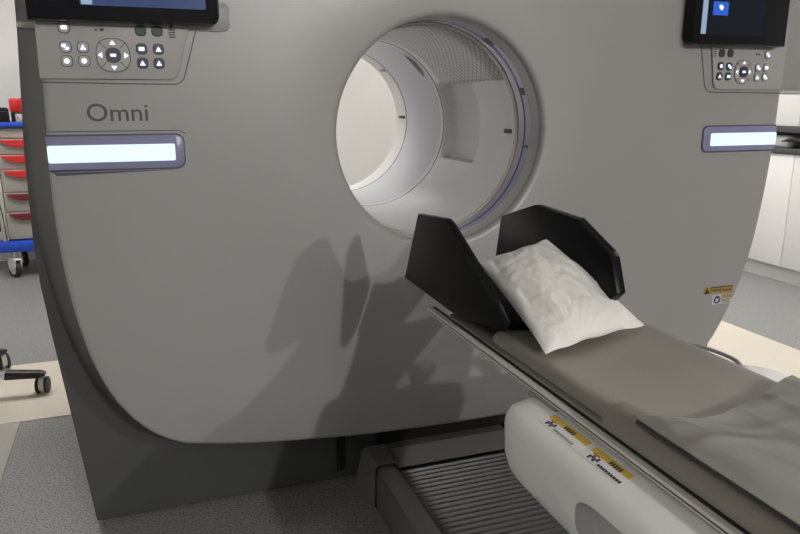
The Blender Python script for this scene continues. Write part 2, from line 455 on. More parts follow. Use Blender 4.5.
def dpad(cx, cz, panel, PY, rx, rz, sx=1):
    d = obj('direction_pad', prism(bmesh.new(), ell(cx, cz, rx, rz, 40, .82), XZ, PY, PY-.0015), 'ink', panel)
    obj('pad_face', prism(bmesh.new(), ell(cx, cz, rx-.002, rz-.002, 40, .82), XZ, PY-.001, PY-.003), 'console_paint', d)
    for sgx in (-1, 1):
        for sgz in (-1, 1):
            bm = bmesh.new(); u = .7
            x0, z0, x1, z1 = cx+sgx*.018*sx*.9, cz+sgz*.016, cx+sgx*rx*.74, cz+sgz*rz*.74
            w = .0009; nx, nz = -(z1-z0), (x1-x0); l = math.hypot(nx, nz); nx, nz = nx/l*w, nz/l*w
            prism(bm, [(x0+nx, z0+nz), (x1+nx, z1+nz), (x1-nx, z1-nz), (x0-nx, z0-nz)], XZ, PY-.003, PY-.0036)
            obj('pad_groove', bm, 'ink', d)
    obj('centre_button', prism(bmesh.new(), ell(cx, cz, .0185*sx, .0185, 24, .8), XZ, PY-.003, PY-.006), 'btn_dark', d)
    obj('button_symbol', prism(bmesh.new(), rrect(cx-.007*sx, cx+.007*sx, cz-.0035, cz+.0035, .002), XZ, PY-.006, PY-.007), 'glyph', d)
    for dx, dz in ((1, 0), (-1, 0), (0, 1), (0, -1)):
        px, pz = cx+dx*.029*sx*(rx/.041), cz+dz*.029
        bm = bmesh.new(); t = .0075
        q = [(px+dx*t, pz+dz*t), (px-dx*t*.4-dz*t, pz-dz*t*.4+dx*t), (px-dx*t*.4+dz*t, pz-dz*t*.4-dx*t)]
        prism(bm, q, XZ, PY-.003, PY-.004); obj('arrow_symbol', bm, 'glyph', d)

PYL = FY-.008
pl = obj('control_panel', prism(bmesh.new(), [(-.246, 1.402), (.066, 1.402), (.078, 1.408), (.086, 1.42), (.122, 1.55), (.122, 1.60), (-.243, 1.60)],
         XZ, FY-.0005, PYL, .0025, 2, True), 'console_paint', G, 30)
for bxx, bz in ((-.179, 1.525), (-.18, 1.479), (-.14, 1.479), (-.18, 1.445), (-.14, 1.446)):
    button(bxx, bz, 'btn_grey', pl, PYL)
button(-.001, 1.523, 'btn_green', pl, PYL, lit=False); button(.039, 1.523, 'btn_black', pl, PYL, lit=False)
for bxx, bz in ((-.002, 1.478), (.039, 1.478), (-.002, 1.443), (.038, 1.443)):
    button(bxx, bz, 'btn_dark', pl, PYL, rim='btn_dark')
dpad(-.071, 1.461, pl, PYL, .041, .042)
bm = bmesh.new()
for k in range(2):
    bx(bm, -.107+.012*k-.0025, -.107+.012*k+.0035*(1+k), PYL-.0008, PYL, 1.519, 1.5235 if k == 0 else 1.526)
obj('panel_mark', bm, 'ink', pl)
bm = bmesh.new()
prism(bm, ell(.074, 1.534, .0045, .0045, 14), XZ, PYL, PYL-.0008)
for zz in (1.525, 1.519, 1.513, 1.507): bx(bm, .067, .083, PYL-.0008, PYL, zz, zz+.0035)
obj('panel_mark', bm, 'ink', pl)
ribbon('panel_seam', [(-.246, 1.394), (0, 1.391), (.075, 1.391), (.088, 1.395), (.098, 1.406), (.112, 1.45), (.136, 1.53), (.150, 1.60)], .0028, FY-.0003, 'ink', G)

PYR = FY-.008
pr = obj('control_panel', prism(bmesh.new(), [(2.155, 1.386), (1.873, 1.386), (1.855, 1.392), (1.848, 1.402), (1.823, 1.55), (1.823, 1.60), (2.155, 1.60)],
         XZ, FY-.0005, PYR, .0025, 2, True), 'console_paint', G, 30)
button(1.869, 1.507, 'btn_black', pr, PYR, lit=False, sx=.95); button(1.906, 1.507, 'btn_black', pr, PYR, lit=False, sx=.95)
for bxx, bz in ((1.869, 1.464), (1.906, 1.463), (1.867, 1.43), (1.905, 1.43)):
    button(bxx, bz, 'btn_dark', pr, PYR, rim='btn_dark', sx=.95)
dpad(1.969, 1.446, pr, PYR, .038, .041)
for bxx, bz in ((2.071, 1.505), (2.034, 1.461), (2.070, 1.461), (2.033, 1.428), (2.069, 1.429)):
    button(bxx, bz, 'btn_grey', pr, PYR, sx=.95)
bm = bmesh.new()
for k in range(2): bx(bm, 2.018+.012*k, 2.025+.012*k, PYR-.0008, PYR, 1.503, 1.509)
for zz in (1.516, 1.509, 1.502, 1.495): bx(bm, 1.835, 1.845, PYR-.0008, PYR, zz, zz+.0035)
obj('panel_mark', bm, 'ink', pr)
ribbon('panel_seam', [(1.772, 1.60), (1.785, 1.53), (1.815, 1.40), (1.828, 1.381), (1.85, 1.377), (2.0, 1.376), (2.16, 1.375)], .0028, FY-.0003, 'ink', G)
ribbon('panel_seam', [(-.246, 1.272), (.076, 1.272), (.094, 1.262)], .0022, FY-.0003, 'light_rim', G)

# displays
def display(x0, x1, z0, scr_m, sx0, sx1, sz0, flipr):
    d = obj('display', prism(bmesh.new(), rrect(x0, x1, z0, z0+.36, .022, (0, 1, 1, 0) if not flipr else (1, 0, 0, 1)), XZ, FY-.004, FY-.055, .006, 3, True), 'black_gloss', G, 35)
    obj('screen', prism(bmesh.new(), rrect(sx0, sx1, sz0, z0+.33, .003), XZ, FY-.055, FY-.0565), scr_m, d)
    return d
dl = display(-.254, .193, 1.538, 'screen_blue', -.134, .160, 1.574, False)
obj('screen_tile', prism(bmesh.new(), rrect(-.131, -.106, 1.576, 1.60, .001), XZ, FY-.0565, FY-.0572), 'screen_pale', dl)
dr = display(1.700, 2.098, 1.530, 'screen_navy', 1.725, 1.990, 1.560, True)
obj('screen_tile', prism(bmesh.new(), rrect(1.728, 1.748, 1.562, 1.85, .001), XZ, FY-.0565, FY-.0572), 'screen_pale', dr)
ic = obj('screen_icon', prism(bmesh.new(), rrect(1.770, 1.832, 1.622, 1.664, .001), XZ, FY-.0565, FY-.0572), 'icon_blue', dr)
obj('icon_mark', prism(bmesh.new(), [(1.797, 1.641), (1.806, 1.637), (1.812, 1.647), (1.803, 1.655), (1.793, 1.652)], XZ, FY-.0572, FY-.0578), 'glyph', ic)
bm = bmesh.new(); prism(bm, rrect(.10, .225, 1.527, 1.60, .02), XZ, FY-.0005, FY-.006, .002, 2, True)
obj('display_mount', bm, 'face_paint', G, 30)

# lettering and warning labels
t = text('model_lettering', 'Omni', .0635, 'ink', G, (-.150, FY-.0006, 1.2975), (PI/2, 0, 0))
t.scale = (1.05, 1, 1)
def warn(x0, x1, z0, z1, top):
    w = obj('warning_label', prism(bmesh.new(), rrect(x0, x1, z0, z1, .002), XZ, FY-.0002, FY-.001), 'label_yellow' if top else 'label_white', G)
    if top:
        w['label'] = 'yellow warning label'
        bm = bmesh.new(); prism(bm, [(x0+.003, z0+.003), (x0+.028, z0+.003), (x0+.0155, z1-.003)], XZ, FY-.001, FY-.0016)
        bx(bm, x0+.033, x1-.001, FY-.0016, FY-.001, z1-.0045, z1-.001)
        for a in (x0+.033, x0+.078, x1-.003): bx(bm, a, a+.002, FY-.0016, FY-.001, z0+.002, z1-.0045)
        for k in range(6): bx(bm, x0+.040+.006*k, x0+.044+.006*k, FY-.0016, FY-.001, z0+.010, z0+.016)
        for k in range(6): bx(bm, x0+.084+.007*k, x0+.089+.007*k, FY-.0016, FY-.001, z0+.008, z0+.012+.003*(k % 2))
        obj('label_print', bm, 'black_plastic', w)
    else:
        w['label'] = 'white instruction label'
        obj('label_field', prism(bmesh.new(), rrect(x0+.04, x1-.001, z1-.014, z1-.001, .001), XZ, FY-.001, FY-.0014), 'label_yellow', w)
        bm = bmesh.new(); prism(bm, ell(x0+.021, (z0+z1)/2, .016, .015, 18), XZ, FY-.001, FY-.0016); obj('label_symbol', bm, 'ring_blue', w)
        obj('label_figure', prism(bmesh.new(), [(x0+.013, z0+.010), (x0+.022, z0+.009), (x0+.030, z0+.022), (x0+.024, z0+.024), (x0+.020, z0+.018), (x0+.016, z0+.026), (x0+.013, z0+.02)], XZ, FY-.0016, FY-.002), 'label_white', w)
        bm = bmesh.new()
        for r in range(3):
            for k in range(6): bx(bm, x0+.042+.007*k, x0+.047+.007*k, FY-.0016, FY-.001, z0+.004+.006*r, z0+.007+.006*r)
        obj('label_print', bm, 'black_plastic', w)
warn(1.905, 2.040, .643, .670, True)
warn(1.951, 2.041, .600, .636, False)

# ------------------------------------------------------------------ patient table
T = empty('patient_table', 'long scanner table with taupe pad, metal side rail and white side cover', 'scanner table', (0, 0, 0))
TY0 = -.85
# cradle shell
prof = [(.652, .842), (.655, .818), (.70, .806), (.82, .800), (.94, .806), (.985, .818), (.990, .848), (.975, .852), (.90, .838), (.82, .834), (.74, .838), (.672, .848)]
obj('cradle', prism(bmesh.new(), prof, XZ, TY0, 1.50, .004, 2, True), 'cradle_taupe', T, 35)
# pad: concave top, rounded sides
pp = [(.657, .849), (.675, .8535), (.74, .845), (.82, .840), (.90, .845), (.975, .856), (.992, .858), (.998, .868), (.985, .878), (.95, .874), (.90, .868), (.82, .862), (.74, .865), (.69, .872), (.668, .873), (.656, .864)]
pp = catmull(pp+[pp[0]], 3)[:-1]
obj('pad', prism(bmesh.new(), pp, XZ, TY0, 1.27, .008, 3, True), 'pad_taupe', T, 40)
# side rail: two light lines and a dark groove
obj('side_rail', prism(bmesh.new(), rrect(.637, .650, .822, .834, .002), XZ, TY0, 1.60, .001, 1, True), 'aluminium', T, 30)
obj('rail_groove', prism(bmesh.new(), [(.6505, .834), (.654, .834), (.654, .838), (.6505, .837)], XZ, TY0, 1.59), 'black_gap', T)
obj('rail_slot', prism(bmesh.new(), [(.6362, .8268), (.6374, .8268), (.6374, .8288), (.6362, .8288)], XZ, TY0, 1.595), 'ink', T)
obj('side_rail', prism(bmesh.new(), rrect(.992, 1.006, .815, .833, .003), XZ, TY0, 1.50, .001, 1, True), 'aluminium', T, 30)
# arm ledge beside the pad
lp = [(.650, .840), (.700, .840), (.700, .876), (.690, .878), (.664, .877), (.650, .862)]
bm = bmesh.new(); prism(bm, lp, XZ, TY0, .875, .009, 3, True); obj('arm_ledge', bm, 'pad_taupe', T, 45)
# white cover under the cradle
cp = [(.612, .655), (.590, .668), (.580, .70), (.577, .765), (.580, .785), (.592, .800), (.640, .813), (.80, .813), (1.0, .812), (1.10, .810), (1.17, .806), (1.210, .797), (1.217, .75), (1.20, .68), (1.17, .655)]
bm = bmesh.new()
ys = [(-.85, 1), (.98, 1), (1.03, .992), (1.06, .965), (1.078, .92), (1.085, .86)]
cx, cz = .89, .735; L = []
for y, s in ys:
    sx = 1-(1-s)*.42; sz = s
    L.append([bm.verts.new((cx+(u-cx)*sx, y, cz+(v-cz)*sz)) for u, v in cp])
n = len(cp)
for A, B in zip(L, L[1:]):
    for k in range(n): bm.faces.new((A[k], A[(k+1) % n], B[(k+1) % n], B[k]))
bm.faces.new(L[0]); bm.faces.new(L[-1])
cov = obj('table_cover', bm, 'cover_white', T, 50)
md = cov.modifiers.new('b', 'BEVEL'); md.width = .006; md.segments = 3; md.limit_method = 'ANGLE'; md.angle_limit = math.radians(35)
# hand recess cut into the side of the cover
cut = prism(bmesh.new(), [(.64+u, v) for u, v in ell(0, 0, .115, .042, 32, .6)], lambda u, v, t: (t, u+.070, v+.722), .50, .615, .004, 2)
cme = bpy.data.meshes.new('cut'); bmesh.ops.recalc_face_normals(cut, faces=cut.faces[:]); cut.to_mesh(cme); cut.free()
cob = bpy.data.objects.new('cut', cme); COL.objects.link(cob)
bo = cov.modifiers.new('c', 'BOOLEAN'); bo.operation = 'DIFFERENCE'; bo.object = cob; bo.solver = 'EXACT'
dg = bpy.context.evaluated_depsgraph_get(); nm = bpy.data.meshes.new_from_object(cov.evaluated_get(dg))
cov.modifiers.clear(); cov.data = nm; bpy.data.objects.remove(cob)
cov.data.materials.append(MATS['cover_inner_shade'])  # grey on the recess faces stands in for shade in the hollow
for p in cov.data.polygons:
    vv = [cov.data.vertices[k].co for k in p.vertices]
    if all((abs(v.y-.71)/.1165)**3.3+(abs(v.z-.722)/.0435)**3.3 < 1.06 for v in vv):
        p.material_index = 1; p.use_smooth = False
obj('cradle_guide', prism(bmesh.new(), rrect(.640, .69, .800, .8205, .006), XZ, .99, 1.085, .004, 2), 'cradle_taupe', T, 35)
# pedestal under the table, on the floor base
box('pedestal', 'cover_white', .72, 1.10, -.75, .35, .13, .68, T, .03, 3)
# stickers on the sloped top of the cover
def on_slope(t): # t across from outer crease to the rail
    a, b = Vector((.592, .8005)), Vector((.640, .8135)); p = a.lerp(b, t); return p
def sticker(y0, y1, t0, t1, m, name, parent, lift=.0008):
    bm = bmesh.new(); a, b = on_slope(t0), on_slope(t1)
    vs = []
    for dz in (0, lift):
        for (p, y) in ((a, y0), (b, y0), (b, y1), (a, y1)): vs.append(bm.verts.new((p.x-.27*dz, y, p.y+dz)))
    for f in ((0, 1, 2, 3), (7, 6, 5, 4), (0, 4, 5, 1), (1, 5, 6, 2), (2, 6, 7, 3), (3, 7, 4, 0)): bm.faces.new([vs[i] for i in f])
    return obj(name, bm, m, parent)
for (ya, yb) in ((.983, .868), (.858, .760)):
    s = sticker(yb, ya, .26, .92, 'cover_white', 'warning_label', cov)
    s['label'] = 'white sticker with a yellow warning strip'
    sticker(yb+.001, ya-.002, .64, .88, 'yellow', 'label_field', s, .0012)
    for k in range(4): sticker(ya-.012-.006*(k+1)+.002, ya-.012-.006*k, .34+.08*(k % 2), .50+.08*(k % 2), 'ink', 'label_symbol', s, .0016)
    sticker(ya-.028, ya-.012, .60, .635, 'red', 'label_mark', s, .0018)
    for k in range(5): sticker(ya-.048-.006*(k+1)+.0022, ya-.048-.006*k, .64, .80, 'ink', 'label_print', s, .0018)
    for k in range(9): sticker(ya-.040-.0065*(k+1)+.0022, ya-.040-.0065*k, .32, .41, 'ink' if ya < .9 else 'btn_grey', 'label_print', s, .0018)
# grey hoop at the far side of the table, with its dark flap
hp = catmull([(1.01, 1.175, .822), (1.05, 1.18, .828), (1.085, 1.155, .83), (1.102, 1.10, .83), (1.104, 1.05, .828), (1.085, 1.01, .822)], 6)
hn = obj('side_hoop', tube(bmesh.new(), hp, .0045, 8), 'btn_grey', T, 60)
bm = bmesh.new(); prism(bm, [(p[0]*.985+.005, p[1]) for p in hp], XY, .8135, .8175)
obj('hoop_flap', bm, 'black_plastic', T)

# floor base: side beams, ribbed tray, end caps
bp = [(.632, .002), (.708, .002), (.708, .128), (.700, .146), (.685, .150), (.655, .150), (.638, .142), (.632, .125)]
obj('base_beam', prism(bmesh.new(), bp, XZ, -.9, 2.035, .003, 2, True), 'rail_grey', T, 40)
bp2 = [(1.92-u, v) for u, v in bp]
obj('base_beam', prism(bmesh.new(), bp2, XZ, -.9, 2.035, .003, 2, True), 'rail_grey', T, 40)
for mir in (0, 1):
    bm = bmesh.new(); fx = (lambda u: 1.92-u) if mir else (lambda u: u)
    q0 = [(.624, .001), (.716, .001), (.714, .146), (.700, .155), (.64, .155), (.628, .146)]
    q1 = [(.592, .001), (.722, .001), (.716, .148), (.702, .156), (.640, .156), (.624, .148)]
    A = [bm.verts.new((fx(u), 2.040, v)) for u, v in q0]; B = [bm.verts.new((fx(u), 2.175, v)) for u, v in q1]
    bm.faces.new(A); bm.faces.new(B)
    for k in range(6): bm.faces.new((A[k], A[(k+1) % 6], B[(k+1) % 6], B[k]))
    obj('beam_end_cap', bm, 'rail_grey', T)
    bm = bmesh.new(); prism(bm, [(fx(u), v) for u, v in ((.628, .003), (.712, .003), (.711, .142), (.699, .1525), (.642, .1525), (.631, .142))], XZ, 2.032, 2.041)
    obj('cap_gasket', bm, 'black_gap', T)
# ribbed tray: narrow raised ribs run across, grooves between them
pr_ = [(-.9, .070)]; y = -.9
pitch = .0262
while y < 2.105:
    pr_ += [(y+.001, .083), (y+.0025, .0865), (y+.0055, .0865), (y+.0075, .0795), (y+.023, .0785), (y+.0245, .0765)]
    y += pitch
pr_ += [(y, .07)]
bm = bmesh.new(); V = [[bm.verts.new((x, a, b)) for a, b in pr_] for x in (.709, 1.211)]
W = [[bm.verts.new((x, a, .05)) for a in (pr_[0][0], pr_[-1][0])] for x in (.709, 1.211)]
for k in range(len(pr_)-1): bm.faces.new((V[0][k], V[0][k+1], V[1][k+1], V[1][k]))
bm.faces.new([W[0][0], W[0][1]]+V[0][::-1]); bm.faces.new(([W[1][0], W[1][1]]+V[1][::-1])[::-1])
bm.faces.new((W[0][0], W[0][1], W[1][1], W[1][0])); bm.faces.new((W[0][0], V[0][0], V[1][0], W[1][0])); bm.faces.new((W[0][1], V[0][-1], V[1][-1], W[1][1]))
obj('ribbed_tray', bm, 'tray_grey', T)
box('tray_underframe', 'black_gap', .709, 1.211, -.88, 2.16, .002, .05, T)
bm = bmesh.new(); prism(bm, [(2.140, .072), (2.20, .072), (2.235, .124), (2.19, .124)], YZ, .72, 1.20); obj('cross_panel', bm, 'rail_grey', T)

# ------------------------------------------------------------------ head holder
H = empty('head_holder', 'black head holder with two tall angular side wings at the scanner end of the table', 'head holder', (0, 0, 0))
poly = [(1.735, .895), (1.705, 1.00), (1.635, 1.072), (1.45, 1.092), (1.415, 1.085), (1.26, 1.012), (1.12, .935), (1.10, .892), (1.40, .872)]
def wing(sgn, xb, lean, poly, th=.03):
    bm = bmesh.new()
    f = lambda u, v, t: (xb+sgn*(lean*(v-.88)/.2+t), u, v)
    prism(bm, poly, f, 0, th, .004, 2)
    return bm
wl = [(1.738, .880), (1.60, 1.078), (1.422, 1.093), (1.40, 1.086), (1.275, 1.014), (1.20, .960), (1.155, .930), (1.165, .908), (1.33, .884), (1.414, .876)]
obj('side_wing', wing(-1, .640, .015, wl, .016), 'black_vinyl', H, 30)
wr = [(1.735, .892), (1.728, 1.037), (1.555, 1.092), (1.365, 1.085), (1.238, 1.036), (1.220, 1.026), (1.183, .955), (1.20, .940), (1.25, .895), (1.43, .874)]
obj('side_wing', wing(1, .892, .018, wr, .024), 'black_vinyl', H, 30)
# seam line along the near edge of the right wing
obj('wing_seam', tube(bmesh.new(), [(.929, 1.365, 1.0855), (.926, 1.30, 1.061), (.924, 1.238, 1.037)], .0026, 8), 'btn_black', H)
bp3 = [(.650, .90), (.662, .876), (.72, .858), (.785, .852), (.85, .858), (.895, .872), (.903, .90), (.895, .902), (.85, .880), (.785, .874), (.72, .880), (.662, .902)]
obj('head_cradle', prism(bmesh.new(), bp3, XZ, 1.278, 1.70, .004, 2), 'black_vinyl', H, 35)
box('mount_arm', 'black_plastic', .72, .86, 1.40, 1.66, .838, .853, H, .004)

# ------------------------------------------------------------------ pillow
def pillow():
    A, B, C_, D = Vector((.673, 1.083, .884)), Vector((.962, 1.164, .885)), Vector((.705, 1.455, .978)), Vector((.874, 1.430, 1.028))
    N = 64; bm = bmesh.new(); rows = {1: [], -1: []}
    nrm = (B-A).cross(C_-A).normalized()
    if nrm.z < 0: nrm = -nrm
    for s in (1, -1):
        for j in range(N+1):
            v = j/N; row = []
            for i in range(N+1):
                u = i/N
                # pull the edge middles in a little so that the corners stay pointed
                uu = .5+(u-.5)*(1-.06*math.sin(PI*v)); vv = .5+(v-.5)*(1-.05*math.sin(PI*u))
                p = (A*(1-uu)+B*uu)*(1-vv)+(C_*(1-uu)+D*uu)*vv
                prof = (max(0, math.sin(PI*u))*max(0, math.sin(PI*v)))**.5
                th = .042*prof
                ed = min(u, v, 1-u, 1-v)
                w = noise.noise(Vector((u*7, v*3.5, 2.3*s)))*.0055+noise.noise(Vector((u*14+5, v*16, s)))*.003
                # creases fanning out from the near corners and the near seam
                fan = math.sin(34*math.atan2(v+.06, u-.25))*.0020*max(0, 1-v*3.0)+math.sin(22*u+9*v)*.0012*max(0, 1-2.2*v)
                w += fan
                rg = 1-abs(noise.noise(Vector((u*3.5+v*2, v*6-u*3, 11))))*2.3
                w += .0016*max(0, rg)**4
                rg = 1-abs(noise.noise(Vector((u*9-v*4, v*8+u*6, 21))))*2.3
                w += .0012*max(0, rg)**3*(1-.6*v)
                k = min(1, ed*12)
                q = p+nrm*(s*th*(1 if s > 0 else .75)+(w*k if s > 0 else w*.4*k))
                q.z += .0035*math.sin(u*19+v*3)*max(0, .12-ed)*4
                row.append(bm.verts.new(q))
            rows[s].append(row)
        for a, b in zip(rows[s], rows[s][1:]):
            for i in range(N): bm.faces.new((a[i], a[i+1], b[i+1], b[i]) if s > 0 else (a[i], b[i], b[i+1], a[i+1]))
    bmesh.ops.remove_doubles(bm, verts=bm.verts[:], dist=.0004)
    return bm
P = obj('pillow', pillow(), 'pillow_white', None, 70)
tag(P, 'white crumpled pillow leaning in the black head holder', 'pillow')

# ------------------------------------------------------------------ sheet draped over the near part of the table
def sheet():
    bm = bmesh.new(); NX, NYY = 110, 200; X0, X1 = .652, 1.10
    fe = [(.652, .798), (.667, .785), (.69, .774), (.72, .768), (.75, .768), (.80, .777), (.85, .791), (.94, .818), (1.02, .836), (1.11, .85)]
    def FE(x):
        for (a, p), (b, q) in zip(fe, fe[1:]):
            if x <= b: return p+(q-p)*(x-a)/(b-a)
        return fe[-1][1]
    rows = {}
    for s in (0, 1):
        R = []
        for j in range(NYY+1):
            v = j/NYY; row = []
            for i in range(NX+1):
                u = i/NX
                x = X0+(X1-X0)*u
                yf = FE(X0+(X1-X0)*u)
                y = yf+(TY0+.03-yf)*v
                # base height: over the ledge, sagging into the pad, then draping off the right side
                zz = .889 if x < .70 else 0
                z = .886*(1-ss(x, .69, .74))+ .882*ss(x, .69, .74)*(1-ss(x, .90, .985))+.888*ss(x, .90, .985)
                z -= .010*math.sin(PI*max(0, min(1, (x-.72)/.26)))
                if x > 1.005: z -= (x-1.005)*.75
                near = math.exp(-((yf-y)/.10))
                w = .0045*math.sin(30*(x-.6)+16*(y)+2.5*noise.noise(Vector((x*5, y*5, 0))))*near
                w += .0028*max(0, math.sin(75*(y+.55*x)+4*noise.noise(Vector((x*8, y*8, 3)))))*math.exp(-((yf-y-.03)/.06)**2)
                rg = 1-abs(noise.noise(Vector((x*7+y*9, y*3-x*5, 7.0))))*2.2
                w += .0032*max(0, rg)**4*(.35+.65*near)
                rg = 1-abs(noise.noise(Vector((x*16-y*5, y*12+x*12, 3.0))))*2.4
                w += .0015*max(0, rg)**3*(.25+.75*math.exp(-((yf-y)/.16)))
                w += .0030*noise.noise(Vector((x*9+y*6, y*4, 1.0)))+.0025*noise.noise(Vector((x*30, y*10, 4)))*(.3+near)
                w += .0030*max(0, math.sin(60*(y-.62)+14*x+3*noise.noise(Vector((x*6, y*6, 9)))))*math.exp(-((y-.68)/.07)**2)
                w *= min(1, u*14+.15)*(.25+.75*(1-math.exp(-((yf-y)/.025))))
                z += max(w, -.003)+.0025+.003*math.exp(-((yf-y)/.012))
                row.append(bm.verts.new((x, y, z-(.0022 if s else 0))))
            R.append(row)
        rows[s] = R
        for a, b in zip(R, R[1:]):
            for i in range(NX): bm.faces.new((a[i], a[i+1], b[i+1], b[i]))
    a, b = rows[0], rows[1]
    for j in range(NYY):
        bm.faces.new((a[j][0], a[j+1][0], b[j+1][0], b[j][0])); bm.faces.new((a[j][NX], b[j][NX], b[j+1][NX], a[j+1][NX]))
    for i in range(NX):
        bm.faces.new((a[0][i], b[0][i], b[0][i+1], a[0][i+1])); bm.faces.new((a[NYY][i], a[NYY][i+1], b[NYY][i+1], b[NYY][i]))
    return bm
S = empty('table_sheet', 'wrinkled grey-green vinyl sheet lying over the near end of the table', 'sheet', (0, 0, 0))
cloth = obj('sheet_cloth', sheet(), 'sheet', S, 70)
_front = sorted([(v.co.x, v.co.y, v.co.z) for v in list(cloth.data.vertices)[:111]])
def _at(x, k):
    for p, q in zip(_front, _front[1:]):
        if x <= q[0]: return p[k]+(q[k]-p[k])*(x-p[0])/max(1e-9, q[0]-p[0])
    return _front[-1][k]
FEg = lambda x: _at(x, 1)
ZEg = lambda x: _at(x, 2)-.001
hem = [(x, FEg(x)+.0005, ZEg(x)) for x in [.654+.445*k/60 for k in range(61)]]
obj('front_hem', tube(bmesh.new(), hem, .0016, 6), 'rail_grey', S)
obj('edge_shade', tube(bmesh.new(), catmull([(.6535, .79, .8835), (.6535, .6, .884), (.6535, .2, .884), (.6535, -.2, .884), (.6535, -.8, .884)], 4), .0032, 8), 'black_plastic', S)  # dark tube standing in for the shadow under the sheet's left edge

# ------------------------------------------------------------------ medical cart
CT = empty('medical_cart', 'cream drawer cart with red drawer pulls and blue top and base, left of the scanner', 'cart', (0, 0, 0))
box('cart_body', 'cart_cream', -1.115, -.52, 6.02, 6.45, .30, 1.155, CT, .006)
bl = bmesh.new(); bx(bl, -1.15, -.49, 5.97, 6.49, 1.156, 1.19, .008); obj('top_tray', bl, 'blue', CT, 40)
bl = bmesh.new(); bx(bl, -1.16, -.48, 5.97, 6.50, .205, .292, .02); obj('base_frame', bl, 'blue', CT, 40)
box('corner_post', 'cart_cream', -1.125, -1.085, 5.985, 6.03, .293, 1.155, CT, .006)
box('corner_post', 'cart_cream', -.55, -.51, 5.985, 6.03, .293, 1.155, CT, .006)
zs = [1.150, 1.07, .952, .84, .665, .515, .300]
for k in range(6):
    z1, z0 = zs[k]-.004, zs[k+1]+.004
    d = box('drawer', 'cart_drawer', -1.08, -.553, 6.003, 6.019, z0, z1, CT, .003)
    if k == 0: continue
    bm = bmesh.new(); zt = z1-.006
    prism(bm, [(-1.065, zt), (-.57, zt), (-.57, zt-.052), (-.97, zt-.050), (-1.02, zt-.032)], XZ, 5.975, 6.002, .003, 1)
    obj('drawer_pull', bm, 'red' if k < 4 else 'dark_red', d, 30)
def caster(parent, x, y, z_top, r, wid, heading, body='caster_white'):
    """swivel caster: fork and a tyred wheel"""
    c, s = math.cos(heading), math.sin(heading)
    W = lambda a, b, z: (x+a*c-b*s, y+a*s+b*c, z)     # a: rolling direction, b: axle
    bm = bmesh.new(); pts = [(r*.1, r), (r*.9, r*1.3), (r*1.0, r*2.0), (r*.8, r*2.25), (-r*.35, r*2.25), (-r*.5, r*1.6), (-r*.35, r*.9)]
    for sg in (-1, 1):
        prism(bm, pts, lambda u, v, t: W(u-.01, t, v), sg*(wid*.5+.003), sg*(wid*.5+.011))
    prism(bm, [(r*1.0, r*2.12), (r*.8, r*2.3), (-r*.35, r*2.3), (-r*.45, r*2.12)], lambda u, v, t: W(u-.01, t, v), -(wid*.5+.011), wid*.5+.011)
    f = obj('caster', bm, body, parent)
    bm = bmesh.new(); prism(bm, ell(0, 0, r, r, 28), lambda u, v, t: W(u, t, v+r), -wid/2, wid/2, .006, 2, True); w = obj('caster_wheel', bm, 'rubber', f, 40)
    for sg in (-1, 1):
        bm = bmesh.new(); prism(bm, ell(0, 0, r*.62, r*.62, 20), lambda u, v, t: W(u, t, v+r), sg*wid*.5, sg*(wid*.5+.002)); obj('wheel_hub', bm, body, f)
    bm = bmesh.new(); tube(bm, [W(0, 0, r*2.28), W(0, 0, z_top)], .012, 10); obj('caster_stem', bm, 'steel', f)
    return f
for cxx, cyy, hd in ((-1.07, 6.02, -.9), (-.56, 6.03, -.4), (-1.07, 6.44, 2.0), (-.56, 6.44, 1.0)):
    caster(CT, cxx, cyy, .204, .068, .036, hd)
bn = bmesh.new(); bx(bn, -1.30, -1.117, 6.05, 6.30, .36, .66, .01); obj('side_bin', bn, 'dark_red', CT, 40)
obj('side_cable', tube(bmesh.new(), catmull([(-1.135, 5.99, 1.0), (-1.132, 5.985, .7), (-1.10, 5.97, .5), (-1.092, 5.97, .3)], 6), .004, 6), 'rubber', CT)
# things on the cart
o = empty('sharps_box', 'red box with a black base standing on the cart top beside the scanner', 'box', (0, 0, 0), group=None)
box('box_lid', 'red', -.985, -.905, 6.10, 6.24, 1.262, 1.365, o, .012); box('box_base', 'black_plastic', -.98, -.91, 6.105, 6.235, 1.191, 1.262, o, .004)
o = box('red_pouch', 'red', -.90, -.80, 6.02, 6.10, 1.252, 1.372, None, .015); tag(o, 'smaller red pouch on top of the white carton, against the scanner edge', 'pouch')
o = box('carton', 'label_white', -.935, -.78, 6.00, 6.09, 1.191, 1.251, None, .003); tag(o, 'small white carton with coloured print on the cart top', 'carton')
bm = bmesh.new(); bx(bm, -.925, -.915, 5.9985, 5.9998, 1.215, 1.228); bx(bm, -.895, -.86, 5.9985, 5.9998, 1.20, 1.21)
q = obj('carton_print', bm, 'red', o)
bm = bmesh.new()
for k in range(5): bx(bm, -1.06+.017*k, -1.055+.017*k, 6.0, 6.004, 1.191, 1.30)
for k in range(4): bx(bm, -1.06, -.987, 6.0, 6.004, 1.20+.03*k, 1.206+.03*k)
bx(bm, -1.06, -.987, 6.004, 6.08, 1.191, 1.196); bx(bm, -1.06, -.987, 6.076, 6.08, 1.196, 1.29)
o = obj('wire_basket', bm, 'black_plastic'); tag(o, 'little black wire basket on the cart top left of the red box', 'basket')
o = box('glove_pack', 'black_plastic', -1.052, -.992, 6.012, 6.07, 1.197, 1.27, None, .006); tag(o, 'black packet standing inside the wire basket on the cart', 'packet')

